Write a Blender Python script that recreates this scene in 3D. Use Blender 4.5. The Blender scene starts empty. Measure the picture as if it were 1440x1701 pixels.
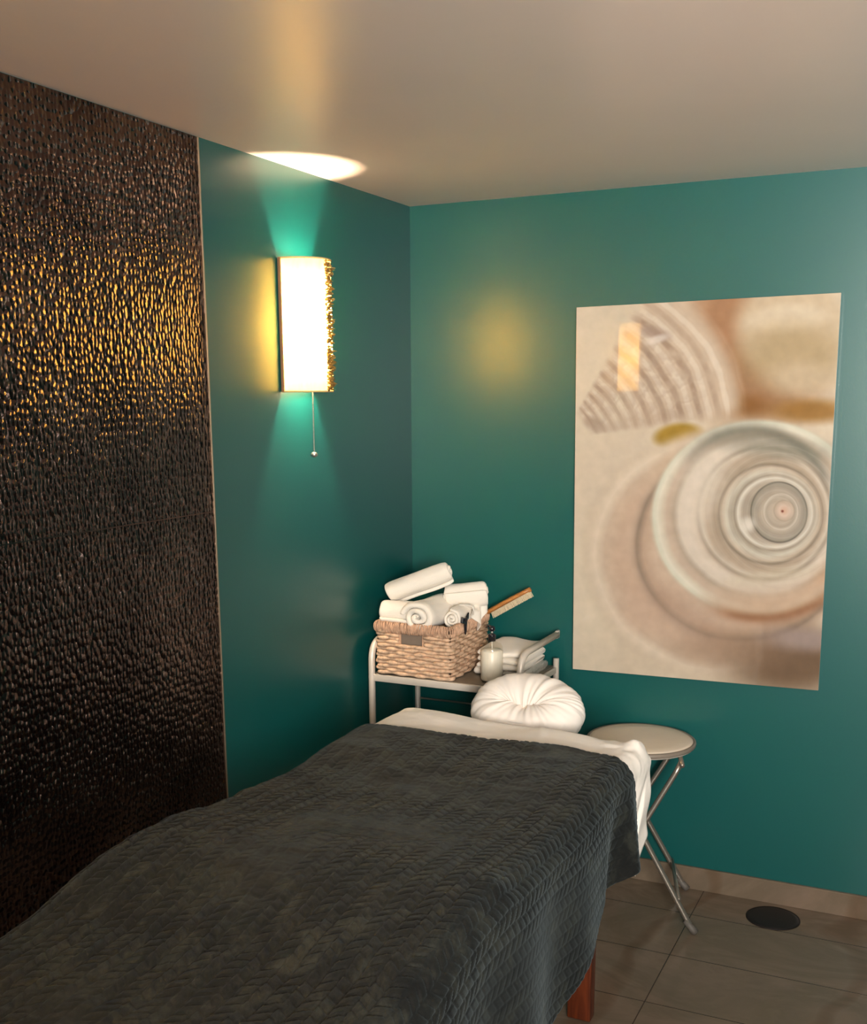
import bpy, bmesh, math, random
import numpy as np
from mathutils import Vector, Matrix, noise
random.seed(7)
PI = math.pi
scene = bpy.context.scene
COL = scene.collection

# ------------------------------------------------------------ camera, world, lights, exposure
H = 2.4
F_PX, PX, PY = 1864.96, 691.67, 1065.36
cam_d = bpy.data.cameras.new('camera')
cam = bpy.data.objects.new('camera', cam_d); COL.objects.link(cam)
yaw, pitch, roll = 0.4515, 0.2156, -0.0072
fw = Vector((-math.sin(yaw)*math.cos(pitch), math.cos(yaw)*math.cos(pitch), -math.sin(pitch)))
rt = fw.cross(Vector((0, 0, 1))).normalized(); up = rt.cross(fw)
r2 = rt*math.cos(roll) + up*math.sin(roll); u2 = -rt*math.sin(roll) + up*math.cos(roll)
cam.matrix_world = Matrix(((r2.x, u2.x, -fw.x, 1.8647), (r2.y, u2.y, -fw.y, -3.816), (r2.z, u2.z, -fw.z, 1.7411), (0, 0, 0, 1)))
cam_d.sensor_fit = 'VERTICAL'; cam_d.sensor_height = 36; cam_d.sensor_width = 36*1440/1701
cam_d.lens = F_PX/1701*36
cam_d.shift_x = (720-PX)/1701; cam_d.shift_y = (PY-850.5)/1701
cam_d.clip_start = 0.05
scene.camera = cam
world = bpy.data.worlds.new('world'); scene.world = world; world.use_nodes = True
world.node_tree.nodes['Background'].inputs[0].default_value = (0.5, 0.6, 0.7, 1)
world.node_tree.nodes['Background'].inputs[1].default_value = 0.02
# added soft fill light behind the photographer, with no source seen there
ld = bpy.data.lights.new('added_fill', 'AREA'); ld.shape = 'RECTANGLE'; ld.size = 0.8; ld.size_y = 1.0
ld.energy = 46; ld.spread = math.radians(88); ld.color = (1.0, 0.93, 0.84)
lo = bpy.data.objects.new('added_fill', ld); COL.objects.link(lo)
lo.location = (2.75, -4.94, 1.75); lo.rotation_euler = (PI/2, 0, 0)
lo.rotation_euler = Vector((-0.20, 1, 0.10)).to_track_quat('-Z', 'Y').to_euler()
BULB_STRENGTH = 5600.0
BULB_COLOR = (1.0, 0.80, 0.60)
scene.view_settings.view_transform = 'Standard'; scene.view_settings.look = 'None'
scene.view_settings.gamma = 1.0; scene.view_settings.use_curve_mapping = False
scene.view_settings.exposure = 1.05
scene.cycles.max_bounces = 8
scene.cycles.diffuse_bounces = 5; scene.cycles.sample_clamp_indirect = 4

# ------------------------------------------------------------ materials
def srgb(r, g, b):
    return tuple((c/255/12.92 if c/255 <= .04045 else ((c/255+.055)/1.055)**2.4) for c in (r, g, b)) + (1,)
class NT:
    def __init__(s, name):
        s.m = bpy.data.materials.new(name); s.m.use_nodes = True
        s.t = s.m.node_tree; s.b = s.t.nodes['Principled BSDF']; s.out = s.t.nodes['Material Output']
    def n(s, typ, **kw):
        nd = s.t.nodes.new(typ)
        for k, v in kw.items(): setattr(nd, k, v)
        return nd
    def l(s, a, b): s.t.links.new(a, b)
    def coord(s, kind='Object', scale=(1, 1, 1)):
        tc = s.n('ShaderNodeTexCoord'); mp = s.n('ShaderNodeMapping'); mp.inputs['Scale'].default_value = scale
        s.l(tc.outputs[kind], mp.inputs[0]); return mp.outputs[0]
    def noise(s, vec, scale, detail=4, rough=.55, dist=0):
        nd = s.n('ShaderNodeTexNoise'); nd.inputs['Scale'].default_value = scale; nd.inputs['Detail'].default_value = detail
        nd.inputs['Roughness'].default_value = rough; nd.inputs['Distortion'].default_value = dist
        if vec is not None: s.l(vec, nd.inputs['Vector'])
        return nd.outputs['Fac']
    def ramp(s, fac, stops):
        nd = s.n('ShaderNodeValToRGB'); e = nd.color_ramp.elements
        while len(e) < len(stops): e.new(0.5)
        for i, (p, c) in enumerate(stops): e[i].position = p; e[i].color = c
        s.l(fac, nd.inputs[0]); return nd.outputs[0]
    def math(s, op, a, b=None, c=None):
        nd = s.n('ShaderNodeMath', operation=op)
        for i, v in enumerate((a, b, c)):
            if v is None: continue
            if isinstance(v, (int, float)): nd.inputs[i].default_value = v
            else: s.l(v, nd.inputs[i])
        return nd.outputs[0]
    def bump(s, h, strength=.5, dist=.01, normal=None):
        nd = s.n('ShaderNodeBump'); nd.inputs['Strength'].default_value = strength; nd.inputs['Distance'].default_value = dist
        s.l(h, nd.inputs['Height'])
        if normal is not None: s.l(normal, nd.inputs['Normal'])
        s.l(nd.outputs[0], s.b.inputs['Normal']); return nd.outputs[0]
    def set(s, **kw):
        for k, v in kw.items(): s.b.inputs[k.replace('_', ' ')].default_value = v
        return s
def simple(name, col, rough=.5, metal=0, var=.08, nscale=20, bump=0, bscale=80, bdist=.002, **kw):
    t = NT(name); t.set(Roughness=rough, Metallic=metal, **kw)
    f = t.noise(t.coord(), nscale)
    d = tuple(c*(1-var) for c in col[:3])+(1,); e = tuple(min(1, c*(1+var)) for c in col[:3])+(1,)
    t.l(t.ramp(f, [(.3, d), (.7, e)]), t.b.inputs['Base Color'])
    if bump: t.bump(t.noise(t.coord(), bscale), bump, bdist)
    return t.m

def mat_paint(name, col, rough, spec=.5, orange=.06):
    t = NT(name); t.set(Roughness=rough); t.b.inputs['Specular IOR Level'].default_value = spec
    c = t.coord()
    t.l(t.ramp(t.noise(c, 3), [(.3, tuple(x*.97 for x in col[:3])+(1,)), (.7, col)]), t.b.inputs['Base Color'])
    t.bump(t.noise(c, 140, 2), orange, .002)
    return t.m
TEAL = mat_paint('teal_satin_paint', (0.0006, 0.076, 0.074, 1), .34, .62)
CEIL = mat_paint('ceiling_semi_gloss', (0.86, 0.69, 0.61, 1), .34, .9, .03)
CREAMWALL = mat_paint('cream_paint', (0.55, 0.50, 0.45, 1), .6, .3)

def mat_bronze():
    t = NT('embossed_bronze_tile'); t.set(Metallic=.97, Roughness=.19)
    c = t.coord('Object', (1, 80, 54))
    # slightly wandering rows of raised drops
    v = t.n('ShaderNodeTexVoronoi', feature='SMOOTH_F1'); v.inputs['Scale'].default_value = 1.0
    v.inputs['Smoothness'].default_value = .35; v.inputs['Randomness'].default_value = .65
    v.inputs['Scale'].default_value = 1.0
    t.l(c, v.inputs['Vector'])
    h = t.math('SUBTRACT', 1.0, v.outputs['Distance'])
    big = t.noise(t.coord('Object', (1, 3, 3)), 1.5, 3)
    t.l(t.ramp(big, [(.3, srgb(68, 54, 52)), (.5, srgb(86, 70, 66)), (.7, srgb(104, 86, 80))]), t.b.inputs['Base Color'])
    # joints between the large tiles
    sep = t.n('ShaderNodeSeparateXYZ'); t.l(t.coord(), sep.inputs[0])
    jz = t.math('ABSOLUTE', t.math('SUBTRACT', sep.outputs['Z'], 1.432))
    jy = t.math('ABSOLUTE', t.math('SUBTRACT', sep.outputs['Y'], -1.913))
    j = t.math('GREATER_THAN', t.math('MINIMUM', jz, jy), .0016)
    hh = t.math('MULTIPLY', h, j)
    t.bump(hh, 1.0, .0072)
    return t.m
BRONZE = mat_bronze()

def mat_marble(name, tiles):
    t = NT(name); t.set(Roughness=.22)
    c = t.coord()
    n1 = t.noise(t.coord('Object', (1.0, 2.2, 1)), 1.6, 8, .6, 1.2)
    colr = t.ramp(n1, [(.25, srgb(86, 70, 60)), (.45, srgb(118, 102, 88)), (.6, srgb(104, 92, 78)), (.8, srgb(130, 114, 98))])
    w = t.n('ShaderNodeTexWave', wave_type='BANDS'); w.inputs['Scale'].default_value = .55; w.inputs['Distortion'].default_value = 9
    w.inputs['Detail'].default_value = 4; t.l(c, w.inputs['Vector'])
    vein = t.ramp(w.outputs['Fac'], [(0, (.72, .6, .5, 1)), (.06, (1, 1, 1, 1)), (1, (1, 1, 1, 1))])
    mx = t.n('ShaderNodeMix', data_type='RGBA', blend_type='MULTIPLY'); mx.inputs[0].default_value = .6
    t.l(colr, mx.inputs[6]); t.l(vein, mx.inputs[7]); out = mx.outputs[2]
    if tiles:
        sep = t.n('ShaderNodeSeparateXYZ'); t.l(c, sep.inputs[0])
        def joint(axis, off, per):
            f = t.math('FRACT', t.math('DIVIDE', t.math('SUBTRACT', axis, off - 50*per), per))
            d = t.math('MINIMUM', f, t.math('SUBTRACT', 1.0, f))
            return t.math('MULTIPLY', d, per)
        d = t.math('MINIMUM', joint(sep.outputs['X'], 1.1553, .62), joint(sep.outputs['Y'], -.2140, .3115))
        g = t.math('LESS_THAN', d, .0017)
        m2 = t.n('ShaderNodeMix', data_type='RGBA'); t.l(g, m2.inputs[0]); t.l(out, m2.inputs[6]); m2.inputs[7].default_value = srgb(62, 48, 38)
        out = m2.outputs[2]
        t.bump(t.math('SUBTRACT', 1.0, g), .3, .001)
    t.l(out, t.b.inputs['Base Color'])
    return t.m
FLOORM = mat_marble('beige_marble_tile', True)
BASEM = mat_marble('beige_marble_skirting', False)

def mat_cloth(name, col, rough=.95, bs=.25, bscale=600, sheen=.2, big=0):
    t = NT(name); t.set(Roughness=rough); t.b.inputs['Sheen Weight'].default_value = sheen
    t.b.inputs['Specular IOR Level'].default_value = .15
    c = t.coord()
    t.l(t.ramp(t.noise(c, 12), [(.3, tuple(x*.95 for x in col[:3])+(1,)), (.7, col)]), t.b.inputs['Base Color'])
    h = t.noise(c, bscale, 3)
    if big: h = t.math('ADD', h, t.math('MULTIPLY', t.noise(c, 14, 4, .6, .6), big))
    t.bump(h, bs, .002)
    return t.m
TOWEL = mat_cloth('white_terry_towel', (.84, .79, .71, 1), bs=.5, bscale=420, sheen=.3)
LINEN = mat_cloth('white_cotton_sheet', (.95, .90, .84, 1), bs=.35, bscale=900, sheen=.1, big=2.0)
CRADLEM = mat_cloth('white_fitted_cover', (.80, .75, .70, 1), bs=.3, bscale=900, sheen=.1, big=2.5)

def mat_blanket():
    t = NT('charcoal_velvet_fleece'); t.set(Roughness=.75); t.b.inputs['Specular IOR Level'].default_value = .25
    t.b.inputs['Sheen Weight'].default_value = .11; t.b.inputs['Sheen Roughness'].default_value = .45
    t.b.inputs['Sheen Tint'].default_value = (.6, .76, .84, 1)
    c = t.coord()
    n = t.noise(t.coord('Object', (1.6, 1, 1)), 8, 8, .72, 1.2)
    t.l(t.ramp(n, [(.3, srgb(5, 6, 7)), (.5, srgb(19, 21, 20)), (.72, srgb(50, 52, 45))]), t.b.inputs['Base Color'])
    t.bump(t.noise(c, 500, 3), .25, .002)
    return t.m
BLANKET = mat_blanket()
def mat_wicker(name, rgb):
    t = NT(name); t.set(Roughness=.75)
    c = t.coord()
    t.l(t.ramp(t.noise(c, 60, 4, .6), [(.25, srgb(*[int(x*.72) for x in rgb])), (.5, srgb(*rgb)), (.75, srgb(*[min(255, int(x*1.15)) for x in rgb]))]), t.b.inputs['Base Color'])
    t.bump(t.noise(t.coord('Object', (1, 1, 1)), 260, 4, .7, .5), .6, .002)
    return t.m
WICK = mat_wicker('whitewashed_seagrass', (204, 172, 144))
WICKD = mat_wicker('whitewashed_seagrass_rim', (192, 156, 130))
STOOLM = simple('dull_steel_tube', (.30, .27, .235, 1), .32, .75, .05, 6)
METAL = simple('brushed_silver_tube', (.50, .47, .43, 1), .33, .9, .05, 6)
SILVERPAINT = simple('silver_grey_painted_tube', (.64, .59, .53, 1), .42, .25, .05, 6)
SEATM = simple('cream_seat_vinyl', (.74, .65, .54, 1), .45, 0, .04, 10, .1, 30)
SEATRIM = simple('grey_plastic_rim', (.20, .17, .14, 1), .4, 0, .05)
RUBBER = simple('dark_rubber', (.10, .09, .08, 1), .6)
CHERRY = None
t = NT('cherry_wood'); t.set(Roughness=.4)
t.l(t.ramp(t.noise(t.coord('Object', (14, 14, 1.2)), 3, 5, .6, .8), [(.3, srgb(62, 24, 10)), (.7, srgb(104, 46, 20))]), t.b.inputs['Base Color']); CHERRY = t.m
t = NT('light_beech_wood'); t.set(Roughness=.4)
t.l(t.ramp(t.noise(t.coord('Object', (2, 14, 14)), 5, 5, .6, .8), [(.3, srgb(150, 92, 44)), (.7, srgb(196, 134, 74))]), t.b.inputs['Base Color']); BEECH = t.m
BRISTLE = simple('cream_bristle', (.62, .52, .36, 1), .8, 0, .15, 200)
BLACKP = simple('black_plastic', (.012, .012, .018, 1), .2, 0, .05)
DARKM = simple('dark_bronze_metal', (.006, .004, .004, 1), .6, .0, .1)
SHELFM = simple('grey_brown_shelf_board', (.16, .14, .11, 1), .35, .1, .08, 8)
TRIMM = simple('thin_brass_edge', (.42, .33, .24, 1), .35, .8, .05)
LOTION = simple('white_lotion', (.85, .81, .72, 1), .35, 0, .02)
t = NT('clear_bottle_plastic'); a1 = t.n('ShaderNodeBsdfTransparent'); a1.inputs[0].default_value = (.97, .96, .93, 1); a2 = t.n('ShaderNodeBsdfGlossy'); a2.inputs['Roughness'].default_value = .08
a3 = t.n('ShaderNodeMixShader'); a3.inputs[0].default_value = .05
t.l(a1.outputs[0], a3.inputs[1]); t.l(a2.outputs[0], a3.inputs[2]); t.l(a3.outputs[0], t.out.inputs['Surface']); CLEAR = t.m
t = NT('crinkled_clear_bag'); t.set(Roughness=.18, IOR=1.3); t.b.inputs['Transmission Weight'].default_value = .75
t.l(t.ramp(t.noise(t.coord(), 30), [(0, (.6, .58, .52, 1)), (1, (.85, .83, .76, 1))]), t.b.inputs['Base Color'])
t.bump(t.noise(t.coord(), 60, 5, .6, 1.0), 1.0, .01); BAG = t.m
def mat_shade():
    t = NT('glowing_linen_shade')
    tr = t.n('ShaderNodeBsdfTranslucent'); df = t.n('ShaderNodeBsdfDiffuse'); mx = t.n('ShaderNodeMixShader'); mx.inputs[0].default_value = .70
    cc = t.ramp(t.noise(t.coord('Object', (6, 6, 1)), 22, 5, .6), [(.3, (.125, .078, .0155, 1)), (.7, (.155, .101, .022, 1))])
    t.l(cc, tr.inputs[0]); df.inputs[0].default_value = (.10, .075, .035, 1)
    t.l(df.outputs[0], mx.inputs[1]); t.l(tr.outputs[0], mx.inputs[2]); t.l(mx.outputs[0], t.out.inputs['Surface'])
    return t.m
SHADE = mat_shade()
t = NT('added_diffuser_gauze'); a1 = t.n('ShaderNodeBsdfTransparent'); a2 = t.n('ShaderNodeBsdfTranslucent'); a3 = t.n('ShaderNodeMixShader')
a1.inputs[0].default_value = (.8, .76, .68, 1); a2.inputs[0].default_value = (.95, .82, .62, 1); a3.inputs[0].default_value = .8
t.l(a1.outputs[0], a3.inputs[1]); t.l(a2.outputs[0], a3.inputs[2]); t.l(a3.outputs[0], t.out.inputs['Surface']); FROST = t.m
t = NT('warm_bulb'); em = t.n('ShaderNodeEmission'); em.inputs[0].default_value = BULB_COLOR + (1,); em.inputs[1].default_value = BULB_STRENGTH
t.l(em.outputs[0], t.out.inputs['Surface']); BULBM = t.m
BEADM = simple('golden_shell_chips', (.20, .13, .045, 1), .3, .3, .6, 120)
WHITEMET = simple('bronze_enamel_plate', (.06, .045, .03, 1), .6)

# ------------------------------------------------------------ mesh helpers
def mesh_obj(name, verts, faces, mat, parent=None, smooth=True, mods=()):
    me = bpy.data.meshes.new(name); me.from_pydata([tuple(map(float, v)) for v in verts], [], faces); me.update()
    if mat is not None: me.materials.append(mat)
    if smooth: me.polygons.foreach_set('use_smooth', [True]*len(me.polygons))
    o = bpy.data.objects.new(name, me); COL.objects.link(o)
    if parent is not None: o.parent = parent
    return o
class MB:
    def __init__(s): s.v = []; s.f = []
    def add(s, v, f):
        k = len(s.v); s.v += [tuple(map(float, x)) for x in v]; s.f += [tuple(i+k for i in q) for q in f]; return s
    def box(s, lo, hi, bev=0, M=None):
        bm = bmesh.new(); bmesh.ops.create_cube(bm, size=1)
        for v in bm.verts:
            v.co = Vector([(lo[i]+hi[i])/2 + v.co[i]*(hi[i]-lo[i]) for i in range(3)])
        if bev: bmesh.ops.bevel(bm, geom=list(bm.edges), offset=bev, segments=3, profile=.5, affect='EDGES')
        vs = [(M @ v.co if M else v.co.copy()) for v in bm.verts]; bm.verts.index_update()
        s.add(vs, [[v.index for v in f.verts] for f in bm.faces]); bm.free(); return s
    def tube(s, pts, r, n=12, closed=False, cap=True, flat=None):
        P = [Vector(p) for p in pts]; m = len(P); R = r if hasattr(r, '__len__') else [r]*m
        T = []
        for i in range(m):
            a = P[(i-1) % m] if (closed or i > 0) else P[0]; b = P[(i+1) % m] if (closed or i < m-1) else P[-1]
            T.append((b-a).normalized())
        ref = Vector((0, 0, 1)) if abs(T[0].z) < .9 else Vector((1, 0, 0))
        N = (ref - T[0]*ref.dot(T[0])).normalized(); vs = []
        for i in range(m):
            N = (N - T[i]*N.dot(T[i])).normalized(); B = T[i].cross(N)
            for k in range(n):
                a = 2*PI*k/n; vs.append(P[i] + (N*math.cos(a) + B*math.sin(a)*(flat if flat else 1))*R[i])
        fs = []
        for i in range(m if closed else m-1):
            j = (i+1) % m
            for k in range(n): fs.append((i*n+k, i*n+(k+1) % n, j*n+(k+1) % n, j*n+k))
        if cap and not closed: fs += [tuple(range(n))[::-1], tuple((m-1)*n+k for k in range(n))]
        return s.add(vs, fs)
    def lathe(s, prof, n=48, c=(0, 0, 0), M=None):
        vs = []; fs = []
        for r, z in prof:
            for k in range(n):
                a = 2*PI*k/n; p = Vector((c[0]+r*math.cos(a), c[1]+r*math.sin(a), c[2]+z)); vs.append(M @ p if M else p)
        for i in range(len(prof)-1):
            for k in range(n): fs.append((i*n+k, i*n+(k+1) % n, (i+1)*n+(k+1) % n, (i+1)*n+k))
        fs += [tuple(range(n))[::-1], tuple((len(prof)-1)*n+k for k in range(n))]
        return s.add(vs, fs)
    def ball(s, c, r, sc=(1, 1, 1), nu=16, nv=10):
        prof = [(max(1e-5, r*math.sin(PI*i/nv)), -r*math.cos(PI*i/nv)) for i in range(nv+1)]
        return s.lathe(prof, nu, M=Matrix.Translation(c) @ Matrix.Diagonal((sc[0], sc[1], sc[2], 1)))
    def build(s, name, mat, parent=None, smooth=True, loc=None):
        o = mesh_obj(name, s.v, s.f, mat, parent, smooth)
        if parent is not None: o.matrix_parent_inverse = parent.matrix_basis.inverted()
        return o
def sharp(o, ang=35):
    m = o.data
    try: m.set_sharp_from_angle(angle=math.radians(ang))
    except Exception: pass
    return o
def thing(name, label, cat, loc, group=None):
    o = bpy.data.objects.new(name, None); COL.objects.link(o); o.location = loc
    o['label'] = label; o['category'] = cat
    if group: o['group'] = group
    return o
def tag(o, label, cat, group=None, kind=None):
    o['label'] = label; o['category'] = cat
    if group: o['group'] = group
    if kind: o['kind'] = kind
    return o
def struct(name, mb, mat, smooth=False, label=None):
    o = mb.build(name, mat, None, smooth); o['kind'] = 'structure'
    if label: o['label'] = label
    return o
def arc_pts(p0, corner, p1, rad, n=8):
    p0, c, p1 = Vector(p0), Vector(corner), Vector(p1)
    a = c + (p0-c).normalized()*rad; b = c + (p1-c).normalized()*rad
    return [p0] + [a.lerp(c, t).lerp(c.lerp(b, t), t) for t in [i/n for i in range(n+1)]] + [p1]

# ------------------------------------------------------------ room
W = 3.35; D = -5.0
struct('floor', MB().box((-.1, D-.1, -.1), (W+.1, .1, 0)), FLOORM, label='beige marble tiled floor')
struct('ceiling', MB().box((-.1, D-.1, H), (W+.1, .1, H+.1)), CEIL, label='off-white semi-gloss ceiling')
struct('wall_left', MB().box((-.1, D, 0), (0, 0, H)), TEAL, label='dark teal painted wall on the left')
struct('wall_back', MB().box((-.1, 0, 0), (W+.1, .1, H)), TEAL, label='teal painted wall with the picture')
struct('wall_right', MB().box((W, D, 0), (W+.1, 0, H)), TEAL, label='teal painted wall on the right')
# front wall behind the photographer with an invented opening behind the added fill light
fwm = MB().box((-.1, D-.1, 0), (2.3, D, H)).box((3.20, D-.1, 0), (W+.1, D, H)).box((2.3, D-.1, 2.28), (3.20, D, H)).box((2.3, D-.1, 0), (3.20, D, 1.2))
struct('wall_front', fwm, CREAMWALL, label='cream wall behind the photographer')
struct('baseboard_back', MB().box((0, -.012, 0), (W, 0, .084), .002), BASEM)
struct('baseboard_left', MB().box((0, -1.262, 0), (.012, -.012, .084), .002), BASEM)
struct('baseboard_right', MB().box((W-.012, D, 0), (W, -.012, .084), .002), BASEM)
# bronze tile panel on the left wall
struct('trim_1', MB().box((0, -2.16, 0), (.009, -1.2655, H-.004)), BRONZE, label='embossed bronze tile panel on the left wall')
struct('trim_2', MB().box((0, -1.2655, 0), (.012, -1.2600, H-.004), .001), TRIMM, label='thin metal edge of the bronze tile panel')
struct('trim_3', MB().box((0, -2.1655, 0), (.012, -2.16, H-.004), .001), TRIMM)

# ------------------------------------------------------------ massage table
ZT = 0.80
TX0, TX1, TY0, TY1 = .385, 1.145, -2.78, -.870
mt = thing('massage_table', 'massage table with reddish-brown wooden legs under the white sheet and grey blanket', 'massage table', (.765, -1.85, 0))
MB().box((TX0, TY0, ZT-.075), (TX1, TY1, ZT-.006), .022).build('padded_top', simple('cream_vinyl', (.6, .55, .48, 1), .5), mt)
fr = MB()
fr.box((TX0+.03, TY0+.03, ZT-.165), (TX0+.055, TY1-.03, ZT-.075), .003).box((TX1-.055, TY0+.03, ZT-.165), (TX1-.03, TY1-.03, ZT-.075), .003)
fr.box((TX0+.055, TY1-.055, ZT-.165), (TX1-.055, TY1-.03, ZT-.075), .003).box((TX0+.055, TY0+.03, ZT-.165), (TX1-.055, TY0+.055, ZT-.075), .003)
sharp(fr.build('frame', CHERRY, mt))
for lx, ly in ((1.012, -1.0), (.47, -1.0), (1.012, -2.70), (.47, -2.70)):
    sharp(MB().box((lx-.034, ly-.022, 0.004), (lx+.034, ly+.022, ZT-.085), .004).build('leg', CHERRY, mt))

# ------------------------------------------------------------ draped cloths (numpy)
def vnoise(x, y, sc, seed=0.0, octv=3):
    out = np.zeros(x.shape)
    fx, fy = x.ravel(), y.ravel(); o = out.ravel()
    for i in range(len(fx)):
        o[i] = noise.fractal(Vector((fx[i]*sc+seed, fy[i]*sc-seed, seed)), 1.0, 2.0, octv)
    return o.reshape(x.shape)
def lownoise(A, B, sc, seed, octv=3, step=.02):
    # noise sampled on a coarse grid then bilinearly spread over A, B
    a = np.arange(A.min()-step, A.max()+2*step, step); b = np.arange(B.min()-step, B.max()+2*step, step)
    g = vnoise(*np.meshgrid(a, b), sc, seed, octv)
    ia = (A-a[0])/step; ib = (B-b[0])/step; i0 = ia.astype(int); j0 = ib.astype(int); fa = ia-i0; fb = ib-j0
    fa = fa*fa*(3-2*fa); fb = fb*fb*(3-2*fb)
    return (g[j0, i0]*(1-fa)+g[j0, i0+1]*fa)*(1-fb)+(g[j0+1, i0]*(1-fa)+g[j0+1, i0+1]*fa)*fb
def roundfold(a, lo, hi, r):
    """arc length a -> (position, drop) over a box top between lo and hi with round edges of radius r"""
    pos = a.copy(); drop = np.zeros_like(a)
    q = PI*r/2
    for sgn, e in ((1, hi), (-1, lo)):
        d = sgn*(a-e) + r           # distance past the start of the rounding
        m = (d > 0) & (d < q); th = d/r
        pos = np.where(m, e - sgn*r + sgn*r*np.sin(th), pos); drop = np.where(m, r*(1-np.cos(th)), drop)
        m = d >= q
        pos = np.where(m, e, pos); drop = np.where(m, r + (d-q), drop)
    return pos, drop
def grid_obj(name, X, Y, Z, mat, parent=None, thick=None):
    m, n = X.shape
    vs = np.stack([X.ravel(), Y.ravel(), Z.ravel()], 1)
    idx = np.arange(m*n).reshape(m, n)
    fs = np.stack([idx[:-1, :-1].ravel(), idx[:-1, 1:].ravel(), idx[1:, 1:].ravel(), idx[1:, :-1].ravel()], 1)
    o = mesh_obj(name, vs.tolist(), fs.tolist(), mat, parent)
    if thick:
        s = o.modifiers.new('thickness', 'SOLIDIFY'); s.thickness = thick; s.offset = -1
    return o
def sstep(a, b, x):
    t = np.clip((x-a)/(b-a), 0, 1); return t*t*(3-2*t)

# sheet over the head end
XL, XR = .372, 1.158
a = np.arange(XL-.16, XR+.21, .007); b = np.arange(-1.32, TY1+.25, .007)
A, B = np.meshgrid(a, b)
Xp, dX = roundfold(A, XL, XR, .055)
Yp, dY = roundfold(B, -9, -.857, .05)
wr = lownoise(A, B, 7, 3.1, 4)
Yp = Yp - .16*sstep(0, .19, dX)*sstep(-1.15, -.9, B)*(A > .7)
Zs = ZT + .012 - np.hypot(dX*.6, dY*.6)*0 - np.maximum(dX, dY) - .35*np.minimum(dX, dY)
side = sstep(.02, .12, np.maximum(dX, dY))
fold = .010*np.sin(B*38+np.sin(A*9)*1.5)*side
Xp = Xp + np.where(A > .7, 1, -1)*np.where(dX > 0, fold*.5 - .010*side*sstep(-1.02, -1.12, B), 0)
Yp = Yp + np.where(dY > 0, .010*np.sin(A*34+2)*side, 0)
top = 1-side
Zs = Zs + .006*wr*top + .0035*np.exp(-((A-.86+.25*(B+.95))/.012)**2)*top*sstep(-1.1, -.98, B)
# soft dip towards the right and the bunched ear of cloth at the right corner
Zs = Zs + (.018*np.exp(-((A-.47)/.13)**2) - .010*sstep(.85, 1.12, A))*top
ear = np.exp(-((A-1.120)**2+(B+.905)**2)/.028**2); Zs = Zs + .020*ear
crk = lownoise(A, B, 26, 9.0, 3); near = np.exp(-((A-1.12)**2+(B+.91)**2)/.10**2)
Zs = Zs + .008*crk*near; Xp = Xp + .008*crk*near
sheet = grid_obj('bed_sheet', Xp, Yp, Zs, LINEN, None, .002)
tag(sheet, 'white cotton sheet showing between the grey blanket and the face cushion', 'sheet')

# blanket
ds = .0033
BL, BR = .30, .36
a = np.arange(XL-.26, XR+.012+.56, ds); b = np.arange(-2.98, -1.140, ds)
A, B = np.meshgrid(a, b)
hem = .245 + .20*sstep(-1.1, -2.1, B) + .25*sstep(-2.1, -3.0, B)       # how far the right side hangs
amax = XR + .012 + hem
amin = XL - .26
# squeeze columns so the last one is the hem
A = amin + (A - a[0])/(a[-1]-a[0])*(amax - amin)
skew = .05*(A-XL)                                                # head edge slightly skewed
Bs = B + skew*sstep(-2.0, -1.1, B) + .014*np.sin(A*9.0)*sstep(-1.6, -1.1, B)
Xp, dX = roundfold(A, XL-.010, XR+.012, .060)
Yp, dY = roundfold(Bs, -2.80, 9, .07)
topz = ZT + .026
bul = .028*np.exp(-((Bs+2.06)/.22)**2) - .010*np.exp(-((Bs+1.55)/.18)**2) - .026*sstep(-2.15, -2.55, Bs)
wob = lownoise(A, Bs, 4.5, 1.7, 4)
wrk = lownoise(A*.6, Bs*1.6, 9, 5.2, 4)
side = sstep(.02, .14, dX)
right = A > .76
Z = topz + .004 + .016*np.exp(-((A-.47)/.14)**2)*sstep(-1.6, -1.1, Bs) + bul*(1-.3*side) - dX - dY + (.008*wob + .005*wrk)*(1-side)
hang = np.clip((dX-.03)/.35, 0, 1)
fold = .030*np.exp(-((Bs+1.17)/.040)**2) - .030*np.exp(-((Bs+1.27)/.045)**2) + .012*np.sin(Bs*16+1.0)
Xp = Xp + np.where(right, hang**.8*(fold + .01) , -hang*(.03+.02*np.sin(Bs*14)))
Xp = Xp + np.where(~right, -.022*np.exp(-((Bs+2.02)/.2)**2), 0)
# puffed herringbone quilting: columns of slanted leaves running along the table
cw, sl = .0285, .027
f = A/cw; ci = np.floor(f); f = f-ci; sg = np.where(ci % 2 == 0, 1, -1)
g = Bs/sl + sg*(f-.5)*.80 + .5*(ci % 2); g = g-np.floor(g)
puff = sstep(0, .15, np.minimum(f, 1-f))*sstep(0, .17, np.minimum(g, 1-g))*(.85+.15*sstep(0, .5, np.minimum(f, 1-f)))
amp = .0040*np.clip(.50+1.1*lownoise(A, Bs, 3.2, 8.0, 3)+.45*sstep(-1.8, -2.3, Bs)+.45*sstep(.98, 1.12, A), .15, 1.15)*(1-.5*sstep(.06, .16, dX))
# normals of the base surface
P = np.stack([Xp, Yp, Z], -1)
Pa = np.gradient(P, axis=1); Pb = np.gradient(P, axis=0)
N = np.cross(Pa, Pb); N /= np.linalg.norm(N, axis=-1, keepdims=True)+1e-12
P = P + N*(puff*amp)[..., None]
blanket = grid_obj('blanket', P[..., 0], P[..., 1], P[..., 2], BLANKET, None, .007)
tag(blanket, 'charcoal grey quilted velvet blanket draped over the massage table', 'blanket')

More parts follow.
